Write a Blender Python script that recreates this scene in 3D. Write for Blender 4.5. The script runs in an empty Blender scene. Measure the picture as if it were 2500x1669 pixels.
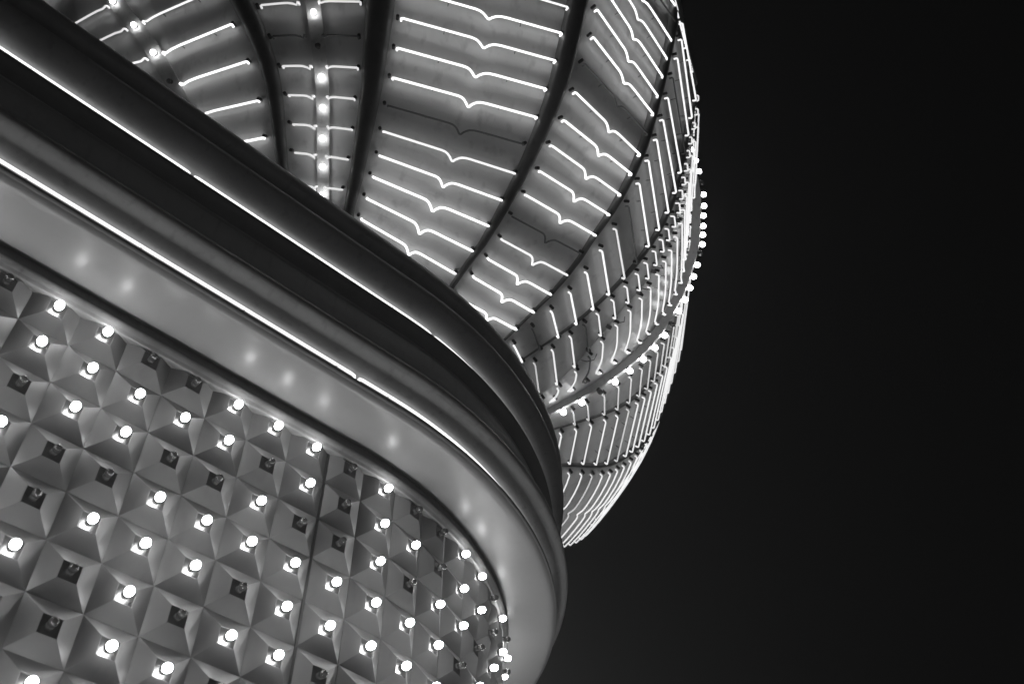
import bpy, math, random
from math import sin, cos, radians, degrees, pi, hypot, atan2, tan
from mathutils import Vector, Matrix

random.seed(11)
C = bpy.context.scene.collection
U = 0.30            # one cell of the bulb wall in metres
EYE = 1.6           # camera height in metres

# ------------------------------------------------------------------ camera
PITCH, ROLL, FPX = 0.82254732, -0.0070202, 2409.98
def cam_axes():
    f = Vector((0, cos(PITCH), sin(PITCH)))
    u0 = Vector((0, -sin(PITCH), cos(PITCH)))
    r0 = Vector((1, 0, 0))
    c, s = cos(ROLL), sin(ROLL)
    return c*r0 + s*u0, -s*r0 + c*u0, f
R_, U_, F_ = cam_axes()
cam_d = bpy.data.cameras.new('camera')
cam_d.sensor_width = 36.0
cam_d.lens = FPX/2500*36.0
cam_d.clip_end = 3000
cam_d.dof.use_dof = True
cam_d.dof.focus_distance = 7.8
cam_d.dof.aperture_fstop = 1.8
cam = bpy.data.objects.new('camera', cam_d)
C.objects.link(cam)
cam.matrix_world = Matrix(((R_.x, U_.x, -F_.x, 0), (R_.y, U_.y, -F_.y, 0), (R_.z, U_.z, -F_.z, EYE), (0, 0, 0, 1)))
bpy.context.scene.camera = cam

# ------------------------------------------------------------------ night sky, exposure
world = bpy.data.worlds.new('World')
bpy.context.scene.world = world
world.use_nodes = True
wn = world.node_tree
wn.nodes.clear()
wo = wn.nodes.new('ShaderNodeOutputWorld')
wb = wn.nodes.new('ShaderNodeBackground')
wb.inputs['Color'].default_value = (0.0016, 0.0016, 0.00163, 1)      # city night sky on black and white film
wb.inputs['Strength'].default_value = 1.0
wn.links.new(wb.outputs[0], wo.inputs[0])
sc = bpy.context.scene
sc.view_settings.view_transform = 'Standard'
sc.view_settings.look = 'None'
sc.view_settings.exposure = 0.0
sc.view_settings.gamma = 1.0
sc.render.engine = 'CYCLES'
sc.cycles.use_denoising = True
sc.cycles.use_adaptive_sampling = True
sc.cycles.adaptive_threshold = 0.015
sc.cycles.max_bounces = 5
sc.cycles.diffuse_bounces = 3
sc.cycles.glossy_bounces = 3
sc.cycles.sample_clamp_indirect = 3.0
sc.cycles.use_light_tree = True

# ------------------------------------------------------------------ materials
def nt(name):
    m = bpy.data.materials.new(name)
    m.use_nodes = True
    t = m.node_tree
    return m, t, t.nodes['Principled BSDF']

def paint(name, v, rough, metallic=0.0, spec=0.5, var=0.15, scale=3.0, bump=0.0, coat=0.0, streak=0.0, grime=0.0, rvar=0.08):
    m, t, b = nt(name)
    N, L = t.nodes, t.links
    tc = N.new('ShaderNodeTexCoord')
    geo = N.new('ShaderNodeNewGeometry')
    n1 = N.new('ShaderNodeTexNoise'); n1.inputs['Scale'].default_value = scale; n1.inputs['Detail'].default_value = 8
    n1.inputs['Roughness'].default_value = 0.65
    L.new(geo.outputs['Position'], n1.inputs['Vector'])
    mr = N.new('ShaderNodeMapRange')
    mr.inputs['From Min'].default_value = 0.3; mr.inputs['From Max'].default_value = 0.7
    mr.inputs['To Min'].default_value = v*(1-var); mr.inputs['To Max'].default_value = v*(1+var)
    L.new(n1.outputs['Fac'], mr.inputs['Value'])
    val = mr.outputs['Result']
    if grime > 0:                                   # specks and runs of dirt
        n2 = N.new('ShaderNodeTexNoise'); n2.inputs['Scale'].default_value = scale*7; n2.inputs['Detail'].default_value = 4
        mp = N.new('ShaderNodeMapping'); mp.inputs['Scale'].default_value = (1, 1, 0.25)
        L.new(geo.outputs['Position'], mp.inputs['Vector']); L.new(mp.outputs[0], n2.inputs['Vector'])
        r2 = N.new('ShaderNodeMapRange'); r2.inputs['From Min'].default_value = 0.56; r2.inputs['From Max'].default_value = 0.74
        r2.inputs['To Min'].default_value = 1.0; r2.inputs['To Max'].default_value = 1.0-grime
        L.new(n2.outputs['Fac'], r2.inputs['Value'])
        mu = N.new('ShaderNodeMath'); mu.operation = 'MULTIPLY'
        L.new(val, mu.inputs[0]); L.new(r2.outputs['Result'], mu.inputs[1])
        val = mu.outputs[0]
    comb = N.new('ShaderNodeCombineColor')
    for i in range(3): L.new(val, comb.inputs[i])
    L.new(comb.outputs[0], b.inputs['Base Color'])
    rr = N.new('ShaderNodeMapRange')
    rr.inputs['To Min'].default_value = max(0.03, rough-rvar); rr.inputs['To Max'].default_value = rough+rvar
    n3 = N.new('ShaderNodeTexNoise'); n3.inputs['Scale'].default_value = scale*2.3; n3.inputs['Detail'].default_value = 5
    L.new(geo.outputs['Position'], n3.inputs['Vector'])
    L.new(n3.outputs['Fac'], rr.inputs['Value']); L.new(rr.outputs['Result'], b.inputs['Roughness'])
    b.inputs['Metallic'].default_value = metallic
    b.inputs['Specular IOR Level'].default_value = spec
    b.inputs['Coat Weight'].default_value = coat
    if bump > 0:
        bp = N.new('ShaderNodeBump'); bp.inputs['Strength'].default_value = bump; bp.inputs['Distance'].default_value = 0.01
        n4 = N.new('ShaderNodeTexNoise'); n4.inputs['Scale'].default_value = scale*1.6; n4.inputs['Detail'].default_value = 3
        L.new(geo.outputs['Position'], n4.inputs['Vector'])
        L.new(n4.outputs['Fac'], bp.inputs['Height']); L.new(bp.outputs[0], b.inputs['Normal'])
    return m

def glow(name, strength, base=0.8):
    m, t, b = nt(name)
    b.inputs['Base Color'].default_value = (base, base, base, 1)
    b.inputs['Roughness'].default_value = 0.2
    b.inputs['Emission Color'].default_value = (1, 1, 1, 1)
    b.inputs['Emission Strength'].default_value = strength
    return m

M = dict(
    cell=paint('pyramid_enamel', 0.115, 0.40, spec=0.35, var=0.10, scale=2.2, bump=0.10, grime=0.12),
    well=paint('bulb_plate_metal', 0.10, 0.36, metallic=0.9, var=0.2, scale=20, rvar=0.05),
    socket=paint('socket_bakelite', 0.02, 0.4, scale=20),
    seam=paint('seam_shadow_gap', 0.015, 0.6),
    trim=paint('trim_paint', 0.12, 0.42, scale=4, grime=0.3),
    soffit=paint('soffit_enamel', 0.15, 0.30, spec=0.26, var=0.06, scale=1.3, bump=0.05, grime=0.06, rvar=0.04),
    band=paint('band_enamel', 0.86, 0.4, var=0.10, scale=2.5, grime=0.15),
    fascia=paint('fascia_enamel', 0.36, 0.36, var=0.12, scale=2.5, grime=0.22, bump=0.12),
    lip=paint('dark_lip_paint', 0.22, 0.5, scale=4),
    roof=paint('roof_membrane', 0.08, 0.8),
    sheet=paint('sheet_metal_enamel', 0.86, 0.32, var=0.10, scale=1.4, bump=0.10, grime=0.22, rvar=0.06),
    rib=paint('rib_enamel', 0.15, 0.36, var=0.2, scale=3, grime=0.2),
    strip=paint('bulb_strip_paint', 0.7, 0.30, var=0.15, scale=5, grime=0.25),
    clip=paint('tube_support_black', 0.02, 0.35, scale=30),
    wall=paint('base_wall_render', 0.12, 0.8, scale=2),
    ground=paint('concrete_pavement', 0.55, 0.85, var=0.2, scale=1.5, bump=0.3),
    bulb_on=glow('bulb_lit', 50.0), bulb_s=glow('strip_bulb_lit', 8.0), bulb_f=glow('fin_bulb_lit', 16.0),
    neon3=glow('neon_bright', 2.1), neon3b=glow('neon_bright_weaker', 1.7), neon3c=glow('neon_bright_fresh', 2.3), neon2=glow('neon_medium', 1.15), neon1=glow('neon_soft', 0.75), neon_far=glow('neon_distant', 0.9), neon_fardim=glow('neon_distant_soft', 0.55),
    neon_c=glow('neon_canopy', 1.6),
)
def make_off():
    m, t, b = nt('bulb_unlit_glass')
    b.inputs['Base Color'].default_value = (0.14, 0.14, 0.14, 1)
    b.inputs['Roughness'].default_value = 0.16
    b.inputs['Transmission Weight'].default_value = 0.85
    return m
M['bulb_off'] = make_off()
def make_neon_off():
    m, t, b = nt('neon_unlit_glass')
    b.inputs['Base Color'].default_value = (0.30, 0.30, 0.30, 1)
    b.inputs['Roughness'].default_value = 0.08
    return m
M['neon0'] = make_neon_off()

# ------------------------------------------------------------------ helpers
def w(p):                      # cell units relative to the eye -> metres
    return Vector((p[0]*U, p[1]*U, p[2]*U+EYE))

class MB:
    def __init__(s): s.v = []; s.f = []; s.m = []
    def add(s, vs, fs, mi=0):
        o = len(s.v); s.v += [tuple(q) for q in vs]
        for f in fs: s.f.append(tuple(i+o for i in f)); s.m.append(mi)
    def grid(s, rows, mi=0, closed=False):
        n = len(rows[0]); o = len(s.v)
        for r in rows: s.v += [tuple(q) for q in r]
        for a in range(len(rows)-1):
            for b in range(n if closed else n-1):
                c = (b+1) % n
                s.f.append((o+a*n+b, o+a*n+c, o+(a+1)*n+c, o+(a+1)*n+b)); s.m.append(mi)
    def tube(s, pts, rad, n=8, mi=0, caps=True, squash=None):
        pts = [Vector(p) for p in pts]
        rows = []
        ref = None
        for i, p in enumerate(pts):
            a = pts[max(i-1, 0)]; b = pts[min(i+1, len(pts)-1)]
            t = (b-a).normalized()
            if ref is None:
                ref = Vector((0, 0, 1)) if abs(t.z) < 0.9 else Vector((1, 0, 0))
            x = t.cross(ref).normalized(); y = x.cross(t).normalized(); ref = y
            r = rad[i] if isinstance(rad, (list, tuple)) else rad
            rows.append([p + r*(cos(2*pi*k/n)*x + sin(2*pi*k/n)*y) for k in range(n)])
        o = len(s.v)
        s.grid(rows, mi, closed=True)
        if caps:
            s.f.append(tuple(o+k for k in range(n))[::-1]); s.m.append(mi)
            e = o+(len(rows)-1)*n
            s.f.append(tuple(e+k for k in range(n))); s.m.append(mi)
    def mesh(s, name, mats, smooth=False):
        me = bpy.data.meshes.new(name)
        assert max(i for f in s.f for i in f) < len(s.v)
        me.from_pydata(s.v, [], s.f); me.update()
        for m in mats: me.materials.append(m)
        me.polygons.foreach_set('material_index', s.m)
        if smooth: me.polygons.foreach_set('use_smooth', [True]*len(me.polygons))
        me.update()
        return me

def link(name, me, parent=None, mat=None):
    o = bpy.data.objects.new(name, me); C.objects.link(o)
    if parent is not None: o.parent = parent
    if mat is not None: o.matrix_local = mat
    return o
def empty(name, label, cat):
    o = bpy.data.objects.new(name, None); C.objects.link(o)
    o['label'] = label; o['category'] = cat
    return o

# ------------------------------------------------------------------ ground
g = MB()
S_ = 400
g.add([(-S_, -S_, 0), (S_, -S_, 0), (S_, S_, 0), (-S_, S_, 0)], [(0, 1, 2, 3)])
gr = link('ground', g.mesh('ground', [M['ground']])); gr['kind'] = 'structure'

# ------------------------------------------------------------------ thin air volume, added to lift the shadows and give lamps a glow
FILL_HAZE = 0.0048
hm = bpy.data.materials.new('fill_haze_air'); hm.use_nodes = True
ht = hm.node_tree; ht.nodes.clear()
ho = ht.nodes.new('ShaderNodeOutputMaterial'); hv = ht.nodes.new('ShaderNodeVolumePrincipled')
hv.inputs['Color'].default_value = (0.9, 0.9, 0.9, 1)
hv.inputs['Density'].default_value = FILL_HAZE
hv.inputs['Anisotropy'].default_value = 0.55
ht.links.new(hv.outputs[0], ho.inputs['Volume'])
b = MB()
hx, hy0, hy1, hz0, hz1 = 410, -410, 410, -1.0, 14.6
b.add([(-hx, hy0, hz0), (hx, hy0, hz0), (hx, hy1, hz0), (-hx, hy1, hz0), (-hx, hy0, hz1), (hx, hy0, hz1), (hx, hy1, hz1), (-hx, hy1, hz1)],
      [(3, 2, 1, 0), (4, 5, 6, 7), (0, 1, 5, 4), (1, 2, 6, 5), (2, 3, 7, 6), (3, 0, 4, 7)])
hz = link('fill_haze', b.mesh('fill_haze', [hm])); hz['kind'] = 'stuff'
sc.cycles.volume_bounces = 0

# ------------------------------------------------------------------ plan of the corner (straight run, then a round corner)
OX, OY, OZ = -9.38221347, 11.62713391, 14.37038373
AZ = 0.7617847756
ux, uy = cos(AZ), sin(AZ)              # along the street front
nx, ny = sin(AZ), -cos(AZ)             # outward
SA, TT, RB = 8.06, 0.03, 10.88         # arc start, offset, radius at the bulb surface
def plan(s, off):
    """s: run length along the bulb surface; off: outward offset. returns x, y, normal angle a (0..90)"""
    if s <= SA: ls, lt, a = s, TT+off, 0.0
    else:
        a = (s-SA)/RB
        if a > pi/2:
            ext = (a-pi/2)*RB; a = pi/2
            ls, lt = SA+(RB+off), TT-RB-ext
        else:
            ls, lt = SA+(RB+off)*sin(a), TT-RB+(RB+off)*cos(a)
    return (OX+ux*ls+nx*lt, OY+uy*ls+ny*lt, a)
def pl(s, off, z):
    x, y, a = plan(s, off)
    return w((x, y, OZ+z))
def S_list(s0, s1, step=0.5):
    out = []; s = s0
    while s < s1-1e-6:
        out.append(s); s += (2.0 if s < SA-2.5 else step)
    out.append(s1); return out

# ------------------------------------------------------------------ bulb wall
drum = empty('bulb_wall', 'curved wall of square pyramid panels each with a round bulb, under the canopy', 'marquee wall')
BASE = -0.35; TOP = -0.15; HOLE = -0.162
def cell_mesh(lit):
    b = MB(); h = 0.502; q = 0.170; q2 = 0.165
    P = lambda x, y, z: (x*U, y*U, z*U)
    # x along wall, y up, z outward, origin on the base plane
    H = TOP-BASE; D = HOLE-BASE
    ring = [(-1, -1), (1, -1), (1, 1), (-1, 1)]
    v = [P(a*h, c*0.5, 0) for a, c in ring]+[P(a*q, c*q, H) for a, c in ring]+[P(a*q2, c*q2, H) for a, c in ring]+[P(a*q2, c*q2, D) for a, c in ring]
    f = []
    for k in range(4):
        n = (k+1) % 4
        f += [(k, n, 4+n, 4+k), (4+k, 4+n, 8+n, 8+k)]
    b.add(v, f, 0)
    b.add(v, [(8+k, 8+(k+1) % 4, 12+(k+1) % 4, 12+k) for k in range(4)]+[(12, 13, 14, 15)], 1)
    # thin return flange so that panel edges show as joints
    v2 = [P(a*h, c*0.5, 0) for a, c in ring]+[P(a*h, c*0.5, -0.06) for a, c in ring]
    b.add(v2, [(4+k, 4+(k+1) % 4, (k+1) % 4, k) for k in range(4)], 0)
    return b.mesh('pyramid_panel', [M['cell'], M['well']])
def bulb_mesh(mat, name):
    b = MB(); rows = []
    cz = -BASE-0.02; r = 0.083; L = 0.104
    prof = []
    for k in range(11):
        a = -pi/2+pi*k/10
        prof.append((r*cos(a), cz+L*sin(a)))
    prof[0] = (0.05, cz-L*1.0)
    for rr, z in prof:
        rr = max(rr, 0.0005)
        rows.append([(rr*cos(2*pi*k/16)*U, rr*sin(2*pi*k/16)*U, z*U) for k in range(16)])
    b.grid(rows, 0, closed=True)
    me = b.mesh(name, [mat], smooth=True)
    return me
def socket_mesh():
    b = MB()
    prof = [(0.0, 0.250), (0.050, 0.250), (0.062, 0.245), (0.066, 0.235), (0.066, 0.200), (0.074, 0.197), (0.074, 0.179)]
    rows = [[(max(rr, 1e-4)*cos(2*pi*k/14)*U, max(rr, 1e-4)*sin(2*pi*k/14)*U, z*U) for k in range(14)] for rr, z in prof]
    b.grid(rows, 0, closed=True)
    return b.mesh('bulb_socket', [M['socket']], smooth=False)
ME_cell = cell_mesh(True)
ME_on = bulb_mesh(M['bulb_on'], 'light_bulb')
ME_off = bulb_mesh(M['bulb_off'], 'light_bulb_unlit')
ME_sock = socket_mesh()
DIM = {(0, 0), (3, 0), (4, 0), (8, 0), (10, 0), (11, 0), (14, 0), (16, 0),
       (6, 1), (8, 1), (11, 1), (14, 1), (16, 1), (0, 1),
       (1, 2), (4, 2), (5, 2), (7, 2), (8, 2), (10, 2), (13, 2),
       (2, 3), (3, 3), (12, 3), (14, 3), (2, 4), (6, 4), (12, 4), (15, 2), (17, 2), (13, 4),
       (3, 5), (5, 5), (8, 5), (9, 5), (3, 6), (6, 6), (7, 6), (4, 7), (5, 7), (6, 7), (2, 6)}
KNOWN = 18
rnd = random.Random(5)
NROW = 13
for j in range(-2, 21):
    for i in range(NROW):
        if j <= 8: s = float(j)
        else: s = SA + radians(5.45*(j-8)-0.25)*RB
        # position on base surface
        off = BASE
        x, y, a = plan(s, off)
        out = Vector((nx*cos(a)+ux*sin(a), ny*cos(a)+uy*sin(a), 0))
        along = Vector((ux*cos(a)-nx*sin(a), uy*cos(a)-ny*sin(a), 0))
        up = Vector((0, 0, 1))
        p = w((x, y, OZ-i))
        m = Matrix(((along.x, up.x, out.x, p.x), (along.y, up.y, out.y, p.y), (along.z, up.z, out.z, p.z), (0, 0, 0, 1)))
        tilt = Matrix.Rotation(rnd.gauss(0, 0.006), 4, 'X') @ Matrix.Rotation(rnd.gauss(0, 0.006), 4, 'Y') @ Matrix.Rotation(rnd.gauss(0, 0.004), 4, 'Z')
        c = link('pyramid_panel', ME_cell, drum, m @ Matrix.Translation((0, 0, rnd.uniform(-0.002, 0.002))) @ tilt)
        lit = ((j, i) not in DIM) if j <= KNOWN and i < 8 else rnd.random() < 0.65
        jt = Matrix.Rotation(rnd.uniform(-0.05, 0.05), 4, 'X') @ Matrix.Rotation(rnd.uniform(-0.05, 0.05), 4, 'Y')
        piv = Matrix.Translation((0, 0, 0.1*U))
        bm = piv @ jt @ piv.inverted()
        if lit: link('light_bulb', ME_on, c, bm)
        else:
            o = link('light_bulb', ME_off, c, bm); o['label'] = 'unlit frosted bulb'
        link('bulb_socket', ME_sock, c, bm)
# dark joint between two runs of panels
b = MB()
def bar(b, s, off0, off1, z0, z1, hw):
    a = [pl(s-hw, off0, z0), pl(s+hw, off0, z0), pl(s+hw, off1, z0), pl(s-hw, off1, z0)]
    c = [pl(s-hw, off0, z1), pl(s+hw, off0, z1), pl(s+hw, off1, z1), pl(s-hw, off1, z1)]
    b.add(a+c, [(0, 1, 2, 3), (4, 5, 6, 7), (0, 1, 5, 4), (1, 2, 6, 5), (2, 3, 7, 6), (3, 0, 4, 7)])
bar(b, 7.5, BASE-0.02, BASE+0.035, -12.5, 0.5, 0.028)
link('seam_strip', b.mesh('seam_strip', [M['seam']]), drum)
# inner backing, bottom edge and base wall down to the ground
Sd = S_list(-2.5, SA+radians(5.45*12+2.4)*RB)
b = MB()
b.grid([[pl(s, BASE-0.055, z) for s in Sd] for z in (0.5, -12.5)])
link('backing_sheet', b.mesh('backing_sheet', [M['seam']]), drum)
b = MB()
b.grid([[pl(s, o, z) for s in Sd] for o, z in ((BASE-0.05, -12.5), (-0.1, -12.5), (-0.08, -12.8), (-0.5, -12.85), (-2.2, -12.85))])
link('bottom_trim', b.mesh('bottom_trim', [M['trim']]), drum)
b = MB()
b.grid([[pl(s, -2.2, z) for s in Sd] for z in (-12.85, -OZ-EYE/U)])
link('base_wall', b.mesh('base_wall', [M['wall']]), drum)

# ------------------------------------------------------------------ canopy
can = empty('canopy', 'dark streamlined canopy with a rounded corner and two long horizontal neon lines', 'canopy')
S0c, S1c = -12.0, SA+RB*pi/2+12.0
Sc = S_list(S0c, S1c, 0.35)
def sweep(name, prof, mat, smooth=True, parent=can):
    b = MB()
    b.grid([[pl(s, o, z) for s in Sc] for o, z in prof])
    me = b.mesh(name, [mat], smooth)
    return link(name, me, parent)
def arc(cx, cz, r, a0, a1, n=10):
    return [(cx+r*cos(radians(a0+(a1-a0)*k/n)), cz+r*sin(radians(a0+(a1-a0)*k/n))) for k in range(n+1)]
sweep('wall_trim', [(-0.42, 0.30), (-0.14, 0.24), (-0.11, 0.26), (-0.10, 0.31), (-0.075, 0.33), (-0.03, 0.39), (-0.005, 0.44), (-0.02, 0.47), (-0.09, 0.49), (-0.10, 0.74)], M['trim'])
sweep('soffit', [(-0.10, 0.74), (0.3, 0.752), (0.8, 0.768), (1.10, 0.78), (1.22, 0.79), (1.30, 0.82), (1.345, 0.88)], M['soffit'])
def bull(z0):
    lip = [(1.345, z0-0.12), (1.380, z0-0.09), (1.395, z0-0.03), (1.385, z0+0.0), (1.35, z0+0.01), (1.01, z0+0.01)]
    body = [(q, z0+h) for q, h in ((1.01, 0.01), (1.005, 0.36), (1.03, 0.44), (1.10, 0.475), (1.20, 0.495), (1.32, 0.52), (1.44, 0.56), (1.55, 0.615), (1.64, 0.68), (1.70, 0.75), (1.735, 0.82), (1.745, 0.89), (1.735, 0.96), (1.70, 1.02), (1.64, 1.06), (1.56, 1.08), (1.40, 1.08), (1.15, 1.08))]
    return lip, body
lip1, body1 = bull(1.0)
sweep('ledge', lip1, M['lip'])
sweep('bullnose', body1, M['fascia'])
sweep('fascia_band', [(1.15, 2.08), (1.15, 2.62), (1.17, 2.64), (1.185, 2.68), (1.185, 3.40), (1.17, 3.44), (1.15, 3.46), (1.15, 3.56)], M['band'])
sweep('band_underside', [(1.15, 3.56), (1.20, 3.70), (1.31, 3.80), (1.345, 3.83)], M['lip'])
lip2, body2 = bull(3.95)
sweep('ledge', lip2, M['lip'])
sweep('bullnose', body2[:-2]+[(1.45, 4.99), (1.35, 4.96+0.04)], M['fascia'])
sweep('top_moulding', [(1.35, 5.0), (1.40, 5.05), (1.50, 5.2), (1.58, 5.35)]+arc(1.38, 5.62, 0.36, -35, 90, 14)+[(0.6, 5.98)], M['fascia'])
b = MB()
ctr = w((OX+ux*SA+nx*(TT-RB), OY+uy*SA+ny*(TT-RB), OZ+5.98))
ring = [pl(s, 0.6, 5.98) for s in Sc]
b.add(ring+[ctr], [(k, k+1, len(ring)) for k in range(len(ring)-1)]+[(len(ring)-1, 0, len(ring))])
link('roof', b.mesh('roof', [M['roof']]), can)
# neon runs of the canopy: doubled-back lengths of tube with a small gap between them
def s_path(s0, s1, off, z, n=None):
    k = max(2, int((s1-s0)/0.3)); return [pl(s0+(s1-s0)*q/k, off, z) for q in range(k+1)]
NR = 0.031*U
def canopy_neon(z0, breaks):
    off, z = 1.12, z0+0.385
    for a, c in zip(breaks[:-1], breaks[1:]):
        b = MB(); a2, c2 = a+0.05, c-0.05
        main = s_path(a2+0.10, c2-0.10, off, z)
        lead = [pl(a2+0.35, off-0.035, z-0.105), pl(a2+0.06, off-0.03, z-0.10), pl(a2, off-0.02, z-0.06), pl(a2+0.02, off, z-0.02)]
        tail = [pl(c2-0.02, off, z-0.02), pl(c2, off-0.02, z-0.06), pl(c2-0.06, off-0.03, z-0.10), pl(c2-0.35, off-0.035, z-0.105)]
        b.tube(lead+main+tail, NR, 8)
        t = link('neon_tube', b.mesh('neon_tube', [M['neon_c']], True), can)
        q = a+0.9
        while q < c-0.3:
            k = MB(); k.tube([pl(q, off-0.065, z-0.0), pl(q, off-0.01, z-0.03)], 0.016*U, 5)
            k.tube([pl(q-0.006, off, z-0.012), pl(q+0.006, off, z-0.012)], 0.032*U, 8)
            link('tube_clip', k.mesh('tube_clip', [M['clip']]), t)
            q += 2.4
canopy_neon(1.0, [-9.4, -1.6, 7.05, 15.2, 23.4, 31.4, 36])
canopy_neon(3.95, [-10.6, -2.6, 2.05, 9.0, 17.0, 25.2, 33.0])

# ------------------------------------------------------------------ the flaring neon bowl above
bowl = empty('neon_bowl', 'huge flaring bowl sign of metal sheets, dark ribs and rows of neon tubes', 'neon sign')
CX, CY = -6.557432768, 26.32596072
AR = (14.335889461, 4.771463441, -1.668495331, 7.256340215, -11.61617988)
EC = (-0.009078475, 0.023693361, -0.712472118, 0.43064685, -0.065132968, 0.01494963, -0.015553653, -0.02739348)
ZREF = OZ+15
def rpoly(z):
    q = (z-ZREF)/10; return sum(a*q**k for k, a in enumerate(AR))
SL = (rpoly(23.7)-rpoly(23.6))/0.1
def rfun(z):
    zc = min(max(z, 23.6), 35.6)
    r = rpoly(zc)
    if z < 23.6: r += (z-23.6)*SL
    return max(r, 2.0)
def sf(z, th):
    t = radians(th)
    q = (min(max(z, 22), 36)-ZREF)/10
    k = 1+EC[0]*cos(2*t)+EC[1]*sin(2*t)+EC[4]*cos(3*t)+EC[5]*sin(3*t)+EC[6]*cos(4*t)+EC[7]*sin(4*t)
    ta = (th+180) % 360-180
    k *= 1-0.042*math.exp(-((ta+14)/20.0)**2)*min(max((z-28.5)/4.0, 0), 1)
    k *= 1-0.022*math.exp(-((ta-38)/11.0)**2)+0.045*math.exp(-((ta-66)/12.0)**2)
    r = rfun(z)*k
    return Vector((CX+EC[2]*q+r*cos(t), CY+EC[3]*q+r*sin(t), z))
def nrm(z, th):
    a = sf(z+0.02, th)-sf(z, th); c = sf(z, th+0.05)-sf(z, th)
    return c.cross(a).normalized()
_s = nrm(28, -70)
SGN = 1.0 if _s.z < 0 else -1.0
def of(z, th, h): return sf(z, th)+nrm(z, th)*(SGN*h)
def wz(P): return w(P)

ZT = 40.0
def interp(tab, z):
    if z <= tab[0][0]: return tab[0][1]
    for (a, b_), (c, d) in zip(tab[:-1], tab[1:]):
        if z <= c: return b_+(d-b_)*(z-a)/(c-a)
    return tab[-1][1]
RIBS = {   # azimuth as a function of height
    'Y': [(23, -128), (40, -132)],
    'A': [(23, -92.6), (24.66, -92.3), (25.8, -92.3), (26.5, -93.0), (27.3, -94.2), (28.3, -96.0), (30, -98.5), (34, -102), (40, -104)],
    'B': [(23, -82.0), (24.0, -81.3), (24.4, -80.5), (25, -79.9), (25.9, -79.3), (28.3, -79.1), (40, -79)],
    'C': [(23, -58.0), (23.4, -57.4), (24.06, -56.0), (25.3, -55.6), (27.4, -55.3), (40, -55.2)],
    'D': [(23, -38.4), (24.1, -38.1), (24.8, -38.7), (25.2, -39.2), (30.7, -39.4), (40, -39.8)],
    'E': [(23, -30.3), (23.8, -28.9), (24.2, -28.5), (26, -28.3), (40, -28.3)],
    'G': [(23, 0.0), (23.6, 0.5), (24.2, 1.6), (25.1, 3.3), (26, 3.8), (40, 4.0)],
    'H': [(23, 13.5), (23.8, 15.7), (24.7, 19.6), (25.2, 20.6), (40, 21.5)],
    'I': [(23, 44), (25, 49), (40, 50)],
    'J': [(23, 72), (40, 74)], 'K': [(23, 96), (40, 98)], 'L': [(23, 122), (40, 124)], 'N': [(23, 152), (40, 154)],
    'O': [(23, -178), (40, -178)], 'P': [(23, -152), (40, -154)],
}
ORDER = ['Y', 'A', 'B', 'C', 'D', 'E', 'G', 'H', 'I', 'J', 'K', 'L', 'N', 'O', 'P', 'Y']
E2 = [(23, -14.5), (23.7, -16.2), (24.2, -19.4), (24.6, -21.4), (25.0, -22.5), (25.4, -23.1), (26.0, -23.2), (27, -24.2), (30, -25.2), (40, -26.0)]
FT = -9.6
Zs = [20.3, 21, 22, 22.8, 23.3, 23.6, 24, 24.4, 24.8, 25.2, 25.6, 26, 26.5, 27, 27.6, 28.3, 29, 30, 31, 32, 33, 34, 35, 35.6, 36.5, 37.5, 38.5, 39.3, 40]
def width(z, f=1.0):
    return f*interp([(22, 0.14), (23.5, 0.20), (24.5, 0.34), (26, 0.50), (28, 0.70), (31, 0.78), (40, 0.85)], z)
FAC = {'A': 0.95, 'B': 1.22, 'C': 0.92, 'D': 0.55, 'E': 0.45, 'G': 0.45, 'H': 0.7, 'I': 0.6}
def azr(k, z): return interp(RIBS[k], z)
def chord(z, a, b_, u):                     # a sheet is flat across between its two ribs
    if b_ < a: b_ += 360
    mid = 3 if (b_-a) > 22 else 1
    A_ = sf(z, a); B_ = sf(z, b_)
    return A_*(1-u)+B_*u
for ka, kb in zip(ORDER[:-1], ORDER[1:]):
    b = MB(); rows = []
    for z in Zs:
        a, c = azr(ka, z), azr(kb, z)
        if c < a: c += 360
        n = {'H': 6, 'I': 4, 'Y': 3, 'K': 3, 'L': 3, 'N': 3, 'O': 3, 'P': 3}.get(ka, 1)      # wide bays follow the curve
        if ka == 'E': pts = [sf(z, a), sf(z, interp(E2, z)), sf(z, c)]
        else: pts = [sf(z, a+(c-a)*k/n) for k in range(n+1)]
        rows.append([wz(q) for q in pts])
    b.grid(rows)
    # thickness: inner skin
    rows2 = [[Vector(q)*0.997+wz((CX, CY, 30))*0.003 for q in r] for r in rows]
    b.grid([r[::-1] for r in rows2])
    me = b.mesh('sheet_panel', [M['sheet']], False)
    link('sheet_panel', me, bowl)
def rib_mesh(azf, fac, hfac=0.5, zs=Zs, base=-0.02, wf=width):
    b = MB(); rows = []
    for z in zs:
        th = azf(z); P = sf(z, th); n = nrm(z, th)*SGN
        t = (sf(z, th+0.2)-P).normalized()
        wd = wf(z, fac); hh = wd*hfac
        row = []
        for k in range(9):
            a = pi*k/8
            row.append(wz(P + t*(-cos(a)*wd*0.5) + n*(base + hh*(sin(a)**0.75 if 0 < k < 8 else 0.0))))
        rows.append(row)
    b.grid(rows); return b
for k in ORDER[:-1]:
    f = FAC.get(k, 0.8)
    b = rib_mesh(lambda z, k=k: azr(k, z), f, 0.55)
    link('rib', b.mesh('rib', [M['rib']], True), bowl)
b = rib_mesh(lambda z: interp(E2, z), 0.22, 0.5)
link('rib', b.mesh('rib', [M['strip']], True), bowl)
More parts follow.
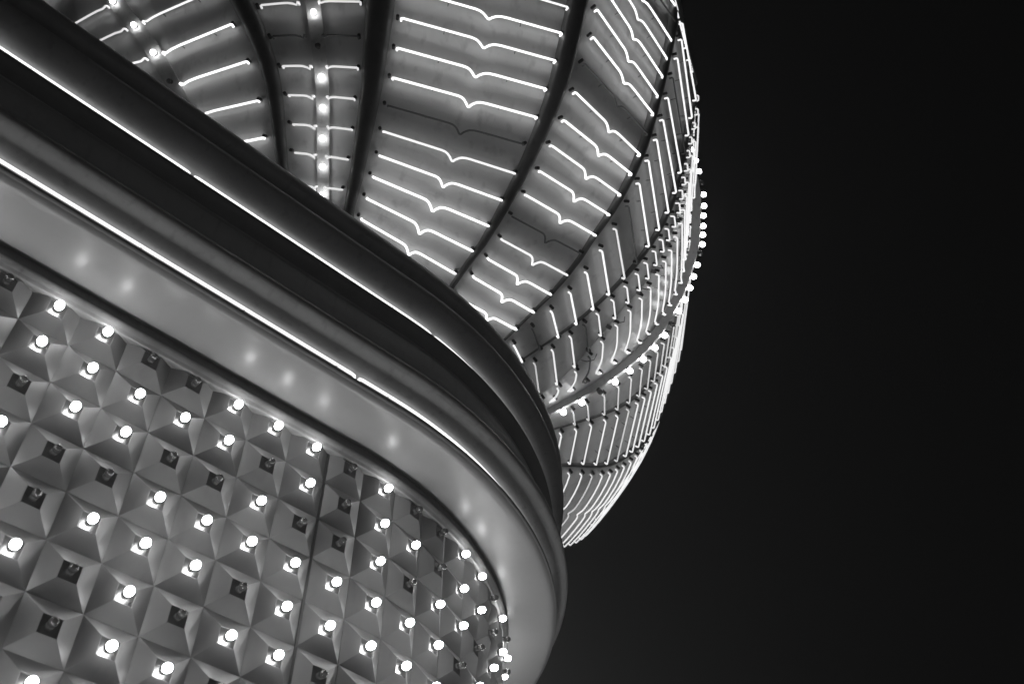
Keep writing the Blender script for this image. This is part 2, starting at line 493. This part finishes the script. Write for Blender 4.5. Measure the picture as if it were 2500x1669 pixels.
# rim of the bowl
b = MB(); rows = []
for k in range(73):
    th = -180+5*k; P = sf(40, th); n = nrm(39, th)*SGN; n.z = 0; n.normalize()
    rows.append([wz(P+n*o+Vector((0, 0, z))) for o, z in ((0.0, -0.3), (0.35, -0.3), (0.45, 0.1), (0.3, 0.4), (-0.3, 0.4), (-2.0, -0.4))])
b.grid(rows)
link('rim', b.mesh('rim', [M['rib']], True), bowl)

# --- bulb strips along the middle of some bays
def strip(azf, zs, hw, h0, h1, bulbs, name='bulb_strip', rb=0.088, box=False):
    b = MB(); rows = []
    for z in zs:
        th = azf(z); P = sf(z, th); n = nrm(z, th)*SGN
        t = (sf(z, th+0.2)-P).normalized()
        ww = hw(z) if callable(hw) else hw
        rows.append([wz(P+t*o*ww+n*h) for o, h in ((-1, h0-0.3), (-1, h1), (1, h1), (1, h0-0.3))])
    b.grid(rows)
    so = link(name, b.mesh(name, [M['strip']]), bowl)
    for item in bulbs:
        z, lit = item[0], item[1]
        th = azf(z); n = nrm(z, th)*SGN
        P = sf(z, th)+n*h1
        tilt = (n+Vector((0, 0, -0.12))).normalized()
        rot = Vector((0, 0, 1)).rotation_difference(tilt).to_matrix().to_4x4()
        m = Matrix.Translation(wz(P)) @ rot
        s = rb/0.118
        bb = link('light_bulb', ME_SB if lit else ME_SBO, so, m @ Matrix.Scale(s, 4))
        if not lit: bb['label'] = 'unlit frosted bulb'
        link('bulb_socket', ME_SS, so, m @ Matrix.Scale(s, 4))
def sbulb(mat, name):
    b = MB(); rows = []
    for k in range(10):
        a = -pi/2+pi*k/9; rr = max(0.115*cos(a), 0.0005)
        rows.append([(rr*cos(2*pi*q/14)*U, rr*sin(2*pi*q/14)*U, (0.15+0.125*sin(a))*U) for q in range(14)])
    b.grid(rows, 0, closed=True); return b.mesh(name, [mat], True)
ME_SB = sbulb(M['bulb_s'], 'strip_bulb'); ME_SBO = sbulb(M['bulb_off'], 'strip_bulb_unlit')
ME_FB = sbulb(M['bulb_f'], 'fin_bulb')
b = MB(); b.tube([(0, 0, 0), (0, 0, 0.045*U)], 0.085*U, 12); ME_SS = b.mesh('strip_socket', [M['socket']])
zsAB = [z for z in Zs if z > 22.7]
azAB = lambda z: interp([(23, -86.1), (24.6, -85.8), (25.5, -85.7), (26.2, -85.9), (26.9, -86.4), (27.8, -87.0), (30, -88.5), (40, -92)], z)
azA0 = lambda z: interp([(24, -102.5), (26.5, -106.5), (27.4, -108.1), (28.4, -110.2), (29.7, -113.2), (34, -118), (40, -120)], z)
def more(zs, z0, step, n, off=()):
    return zs+[(z0+step*k, k not in off) for k in range(n)]
strip(azAB, zsAB, lambda z: 0.17+0.012*(z-24), 0.0, 0.05,
      [(24.17, True), (24.57, True), (25.01, True), (25.54, True), (26.15, True), (26.86, False), (27.76, True), (28.7, True), (29.7, True), (30.8, True), (31.9, False), (33, True), (34.1, True), (35.2, True), (36.3, True), (37.4, False), (38.5, True)])
strip(azA0, zsAB, lambda z: 0.20+0.012*(z-24), 0.0, 0.05,
      [(24.9, True), (25.7, True), (26.53, False), (27.38, True), (28.43, True), (29.62, True), (30.8, True), (32, True), (33.2, False), (34.4, True), (35.6, True), (36.8, True), (38, True)])
FB_LOW = [(23.65, 1), (23.99, 1), (24.38, 0), (24.75, 1), (25.18, 1), (25.65, 1), (26.15, 1), (26.69, 1), (27.2, 0)]     # bulbs a fixed height above the sheets
FB_UP = [(12.93, 27.72, 1), (13.25, 28.30, 1), (13.52, 28.92, 1), (13.75, 29.56, 1), (13.98, 30.22, 1), (14.2, 30.91, 0), (14.35, 31.45, 1), (14.46, 32.06, 1), (14.56, 32.63, 1),
         (14.67, 33.33, 1), (14.79, 33.99, 1), (14.89, 34.79, 1), (14.93, 35.68, 0), (14.95, 36.53, 1), (14.93, 37.39, 1), (14.88, 38.3, 1)]     # radius, height above the shoulder
def fin():
    """a thin upright fin with bulbs on its outer edge; above the shoulder it stands free of the sheets"""
    t = radians(FT); rad = Vector((cos(t), sin(t), 0)); tan_ = Vector((-sin(t), cos(t), 0))
    cen = Vector((CX, CY, 0))
    low = []
    for z, l in FB_LOW:
        P = of(z, FT, 0.36); low.append(((P-cen).dot(rad), P.z, l))
    allb = low+FB_UP
    P0 = of(22.6, FT, 0.36)
    pts = [((P0-cen).dot(rad), P0.z)]+[(r, z) for r, z, _ in allb]+[(14.8, 39.2)]
    Nn = []
    for i in range(len(pts)):
        a = pts[max(i-1, 0)]; c = pts[min(i+1, len(pts)-1)]
        d = Vector((c[0]-a[0], c[1]-a[1])).normalized(); Nn.append(Vector((d.y, -d.x)))
    b = MB(); rows = []
    for (r, z), n in zip(pts, Nn):
        hw = 0.06
        def q(h, o): return wz(cen+rad*(r+n.x*h)+Vector((0, 0, z+n.y*h))+tan_*o)
        dp = 0.44 if z < 27 else 0.44
        rows.append([q(-0.10, -hw), q(-0.10, hw), q(-dp, hw), q(-dp, -hw)])
    b.grid(rows, closed=True)
    so = link('bulb_strip', b.mesh('bulb_strip', [M['strip']]), bowl)
    for (r, z, lit), n in zip(allb, Nn[1:]):
        nv = (rad*n.x+Vector((0, 0, n.y))+tan_*0.25).normalized()
        m = Matrix.Translation(wz(cen+rad*(r-n.x*0.12)+Vector((0, 0, z-n.y*0.12)))) @ Vector((0, 0, 1)).rotation_difference(nv).to_matrix().to_4x4() @ Matrix.Scale(0.92, 4)
        bb = link('light_bulb', ME_FB if lit else ME_SBO, so, m)
        if not lit: bb['label'] = 'unlit frosted bulb'
        link('bulb_socket', ME_SS, so, m)
fin()

# --- neon tubes
def tube_pts(a, c, h, notch=None, bend=False):
    """a, c = (z, azimuth) ends; points run straight between the two ends; notch = list of (u, drop)"""
    A_, B_ = of(a[0], a[1], h), of(c[0], c[1], h)
    zm, tm = (a[0]+c[0])/2, (a[1]+c[1])/2
    up = (sf(zm+0.1, tm)-sf(zm-0.1, tm)).normalized()
    L = (B_-A_).length
    us = [(0, 0)]
    if notch: us += notch
    else: us += [(0.5, 0)]
    us.append((1, 0))
    if bend:                                # long bays: the tube follows the fold in the middle of the sheet
        base = lambda u: of(a[0]+(c[0]-a[0])*u, a[1]+(c[1]-a[1])*u, h)
        us = sorted(us+[(0.12, 0), (0.25, 0), (0.37, 0), (0.65, 0), (0.76, 0), (0.88, 0)])
    else: base = lambda u: A_*(1-u)+B_*u
    return [base(u)+up*v for u, v in us], A_, B_, up
NOTCH = lambda uc, k=1.0, wd=1.0: [(uc-0.085*wd, 0), (uc-0.06*wd, -0.015*k), (uc-0.04*wd, -0.055*k), (uc-0.022*wd, -0.125*k), (uc-0.008*wd, -0.20*k), (uc, -0.235*k), (uc+0.008*wd, -0.225*k),
                               (uc+0.022*wd, -0.15*k), (uc+0.04*wd, -0.085*k), (uc+0.06*wd, -0.035*k), (uc+0.085*wd, -0.01*k), (uc+0.12*wd, 0)]
def peg(r, h, n, name):
    b = MB(); b.tube([(0, 0, 0), (0, 0, h*U)], r*U, n); return b.mesh(name, [M['clip']])
ME_BR = peg(0.052, 0.17, 8, 'tube_bracket'); ME_SP = peg(0.011, 0.2, 5, 'tube_support')
def post(name, me, parent, P, n):
    link(name, me, parent, Matrix.Translation(wz(P)) @ Vector((0, 0, 1)).rotation_difference(n).to_matrix().to_4x4())
vr = random.Random(3)
LEV = {3: 'neon3', 2: 'neon2', 1: 'neon1', 0: 'neon0', 4: 'neon_far', 5: 'neon_fardim'}
FARL = lambda l: {0: 0, 1: 5, 2: 4, 3: 4}[l]
def neon(a, c, lev, notch=None, h=0.21, r=None, rings=True, clips=(True, True), bend=False):
    pts, A_, B_, up = tube_pts(a, c, h, notch, bend)
    if r is None: r = {3: 0.034, 2: 0.032, 1: 0.032, 0: 0.030, 4: 0.028, 5: 0.027}[lev]
    # ends turn back into the sheet
    nA, nB = nrm(*a)*SGN, nrm(*c)*SGN
    d = (B_-A_).normalized()
    path = [A_-nA*0.14]+[A_-nA*0.03-d*0.0]+[pts[0]+d*0.03]+pts[1:-1]+[pts[-1]-d*0.03]+[B_-nB*0.03]+[B_-nB*0.14]
    b = MB(); b.tube([wz(q) for q in path], r*U, 7)
    t = link('neon_tube', b.mesh('neon_tube', [M[LEV[lev] if lev != 3 else vr.choice(('neon3', 'neon3', 'neon3b', 'neon3c'))]], True), bowl)
    if lev == 0: t['label'] = 'unlit neon tube'
    for e, n, on, dd in ((A_, nA, clips[0], -0.12), (B_, nB, clips[1], 0.02)):
        if on: post('tube_bracket', ME_BR, t, e-n*0.20+up*0.07+d*dd, n)
    if (B_-A_).length > 2.2 and not bend:
        for u in (0.27, 0.73):
            post('tube_support', ME_SP, t, A_*(1-u)+B_*u-nA*0.22, nA)
    return t
def halves(a, c, um0, um1, lev, dip=0.10):
    """a tube broken by a bulb strip: two pieces whose inner ends bend down"""
    def L(u): return (a[0]+(c[0]-a[0])*u, a[1]+(c[1]-a[1])*u)
    if um0 > 0.03: neon(a, L(um0), lev, [(0.55, 0), (0.72, -0.012), (0.86, -dip*0.45), (0.95, -dip*0.9)], clips=(True, False))
    if um1 < 0.97: neon(L(um1), c, lev, [(0.06, -dip*0.55), (0.14, -dip*0.15), (0.26, 0)], clips=(False, True))
# bay left of rib A
INN = [(0.06, -0.07), (0.14, -0.02), (0.26, 0)]; OUTN = [(0.55, 0), (0.75, -0.01), (0.9, -0.05)]
for a, c, l in (((28.37, -108.9), (28.72, -98.8), 2), ((27.25, -106.7), (27.55, -97.1), 3), ((26.38, -105.1), (26.55, -95.5), 3), ((25.66, -103.4), (25.71, -94.6), 3), ((25.03, -102.6), (25.05, -94.5), 3), ((24.5, -101.6), (24.55, -94.5), 3), ((29.5, -111.0), (29.9, -100.5), 2)):
    neon(a, c, l, INN, clips=(False, True))
for a, c, l in (((28.47, -117.5), (28.40, -111.5), 1), ((27.35, -116.0), (27.27, -109.2), 2), ((26.4, -114.5), (26.3, -107.7), 2), ((29.6, -120.0), (29.5, -113.8), 1), ((25.7, -112.0), (25.65, -106.0), 2)):
    neon(a, c, l, OUTN, clips=(True, False))
z = 30.8
for q in range(7): halves((z+1.0, -127), (z, -101-0.2*q), 0.45, 0.54, 2); z += 1.15
# bay A-B, short soft tubes either side of a bulb strip
AB = [((24.30, -89.6), (24.25, -82.6), 1), ((24.78, -89.96), (24.69, -81.9), 1), ((25.24, -89.93), (25.17, -81.5), 1), ((25.77, -90.3), (25.72, -81.4), 1),
      ((26.37, -90.9), (26.36, -81.2), 1), ((27.10, -92.0), (27.11, -81.4), 0), ((27.99, -93.4), (28.09, -81.4), 1)]
for a, c, l in AB: halves(a, c, 0.385, 0.585, l, 0.12)
z = 29.0
for q in range(10): halves((z, -95.5-q*0.5), (z+0.1, -81.3), 0.40, 0.58, 1 if q != 3 else 0, 0.12); z += 1.1
# bay B-C
BC = [((27.76, -76.4), (28.11, -56.7), 3), ((26.94, -76.5), (27.19, -56.9), 3), ((26.24, -76.6), (26.42, -56.9), 3), ((25.67, -76.8), (25.76, -57.2), 0),
      ((25.20, -77.0), (25.19, -56.8), 2), ((24.80, -77.1), (24.69, -56.9), 3), ((24.47, -77.7), (24.26, -57.0), 3), ((24.16, -78.3), (23.86, -57.5), 3), ((23.88, -78.9), (23.51, -58.5), 3),
      ((23.60, -79.3), (23.2, -59), 3), ((28.68, -76.4), (29.10, -56.7), 3), ((29.70, -76.4), (30.15, -56.6), 2)]
z = 30.8
for q in range(8): BC.append(((z, -76.4), (z+0.5, -56.6), 3 if q % 4 != 1 else 0)); z += 1.12
for a, c, l in BC:
    uc = 0.525 if a[0] > 24.3 else 0.51
    neon(a, c, l, NOTCH(uc+vr.uniform(-0.007, 0.007), vr.uniform(0.9, 1.08), vr.uniform(0.92, 1.1)))
# bay C-D
CD = [((30.82, -52.8), (30.16, -39.9), 3), ((29.72, -52.5), (29.33, -39.9), 3), ((28.62, -52.8), (28.47, -39.9), 0), ((27.59, -53.0), (27.67, -39.9), 3), ((26.72, -53.2), (26.99, -39.9), 3),
      ((26.04, -53.5), (26.33, -39.9), 3), ((25.46, -53.4), (25.79, -39.7), 3), ((24.96, -53.7), (25.27, -39.6), 3), ((24.55, -53.9), (24.83, -39.7), 0), ((24.18, -53.6), (24.42, -39.0), 2),
      ((23.86, -54.0), (24.04, -38.8), 3), ((23.57, -54.7), (23.70, -38.8), 3), ((23.25, -55.2), (23.38, -38.9), 3),
      ((31.85, -52.8), (31.1, -39.9), 3), ((32.8, -52.8), (32.0, -39.9), 3), ((33.75, -52.8), (32.95, -39.9), 3), ((34.8, -52.8), (34.0, -39.9), 0), ((35.8, -52.8), (35.0, -39.9), 3), ((36.8, -52.8), (36.0, -39.9), 3),
      ((37.8, -52.8), (37.1, -39.9), 3), ((38.9, -52.8), (38.2, -39.9), 3)]
for a, c, l in CD: neon(a, c, l, NOTCH(0.52+vr.uniform(-0.008, 0.008), vr.uniform(0.9, 1.08), vr.uniform(1.05, 1.25)))
# bay D-E, straight tubes
DE = [((29.71, -37.7), (28.6, -29.2), 2), ((28.75, -37.9), (27.75, -29.1), 2), ((27.85, -38.1), (27.02, -29.2), 2), ((27.04, -37.9), (26.41, -29.2), 2), ((26.34, -37.6), (25.85, -29.1), 0), ((25.72, -37.2), (25.39, -29.0), 1),
      ((25.19, -36.8), (24.92, -29.0), 2), ((24.71, -36.2), (24.52, -29.0), 2), ((24.29, -35.8), (24.15, -29.0), 2), ((23.90, -35.6), (23.81, -29.4), 2), ((23.55, -35.6), (23.5, -30), 0), ((23.22, -35.6), (23.2, -30.5), 2)]
z = 30.75
for q in range(9): DE.append(((z, -37.8), (z-1.1, -29.1), 2 if q not in (1, 5) else 0)); z += 1.02
for a, c, l in DE: neon(a, c, l)
# bay E-G: straight tube, joint, then a hooked tube that ends at the bulb fin, and short tubes beyond it
EF = [(23.35, 1), (23.66, 2), (23.99, 2), (24.28, 0), (24.58, 2), (24.97, 3), (25.38, 3), (25.79, 3), (26.17, 2), (26.6, 2), (27.05, 2), (27.5, 2), (28.05, 2), (28.65, 3), (29.3, 3), (30.0, 3), (30.75, 2), (31.5, 3), (32.3, 3), (33.15, 2), (34.0, 3), (34.9, 2), (35.8, 3), (36.8, 3), (37.8, 3)]
HOOK = [(0.42, 0), (0.58, -0.04), (0.72, -0.14), (0.80, -0.23), (0.84, -0.25), (0.88, -0.18), (0.94, -0.14)]
for z, l in EF:
    l = FARL(l)
    e2 = interp(E2, z)
    neon((z, -27.2), (z-0.05, e2-0.9), l)
    neon((z-0.03, e2+1.1), (z-0.1, -12.3), l, HOOK)
FG = [(23.9, 1), (24.2, 2), (24.6, 1), (25.0, 1), (25.42, 2), (25.85, 2), (26.27, 2), (26.7, 1), (27.15, 2), (27.6, 2), (28.1, 2), (28.7, 2), (29.4, 2), (30.1, 2), (30.9, 2), (31.7, 2), (32.6, 2), (33.5, 2), (34.5, 2), (35.5, 2), (36.6, 2)]
for z, l in FG: neon((z, -4.6), (z+0.06, interp(RIBS['G'], z)-0.6), 5 if z < 30 else 4)
GH = [(23.4, 1), (23.70, 2), (24.0, 3), (24.34, 3), (24.72, 3), (25.10, 3), (25.50, 1), (25.91, 2), (26.26, 2), (26.65, 2), (27.1, 2), (27.6, 2), (28.1, 2), (28.7, 2), (29.3, 2), (30.0, 2), (30.8, 2), (31.6, 2), (32.5, 2), (33.5, 2), (34.5, 2)]
for z, l in GH:
    l = FARL(l)
    g0 = interp(RIBS['G'], z)+1.6; g1 = interp(RIBS['H'], z-0.2)-0.9
    neon((z, g0), (z-0.08-0.06*max(0, z-24), g1), l)
HI = [(23.6, 2), (23.95, 2), (24.25, 2), (24.55, 1), (24.89, 3), (25.2, 3), (25.5, 3), (25.82, 3), (26.2, 2), (26.6, 2), (27.0, 2), (27.5, 2), (28.0, 2), (28.6, 2), (29.3, 2), (30.0, 2)]
for z, l in HI:
    l = FARL(l)
    neon((z, interp(RIBS['H'], z)+2.6), (z-0.25, interp(RIBS['I'], z)-1.5), l, NOTCH(0.5, 0.9), bend=True)
for z in (23.0, 23.4, 23.8, 24.3, 24.8, 25.3):
    neon((z, 51.5), (z-0.1, 70), 5, NOTCH(0.5, 0.9), bend=True)
# loose wires and junction boxes along the far seam
for z in (24.1, 24.9, 25.9, 26.6, 27.6, 28.6):
    th = interp(E2, z)
    b = MB()
    P = [of(z+0.0, th-0.3, 0.08), of(z+0.08, th+0.3, 0.20), of(z+0.22, th+1.0, 0.22), of(z+0.35, th+1.2, 0.05)]
    b.tube([wz(q) for q in P], 0.016*U, 5)
    link('wire', b.mesh('wire', [M['clip']]), bowl)
    b = MB(); b.tube([wz(of(z-0.12, th+0.05, 0.02)), wz(of(z-0.12, th+0.05, 0.17))], 0.09*U, 4)
    link('junction_box', b.mesh('junction_box', [M['rib']]), bowl)
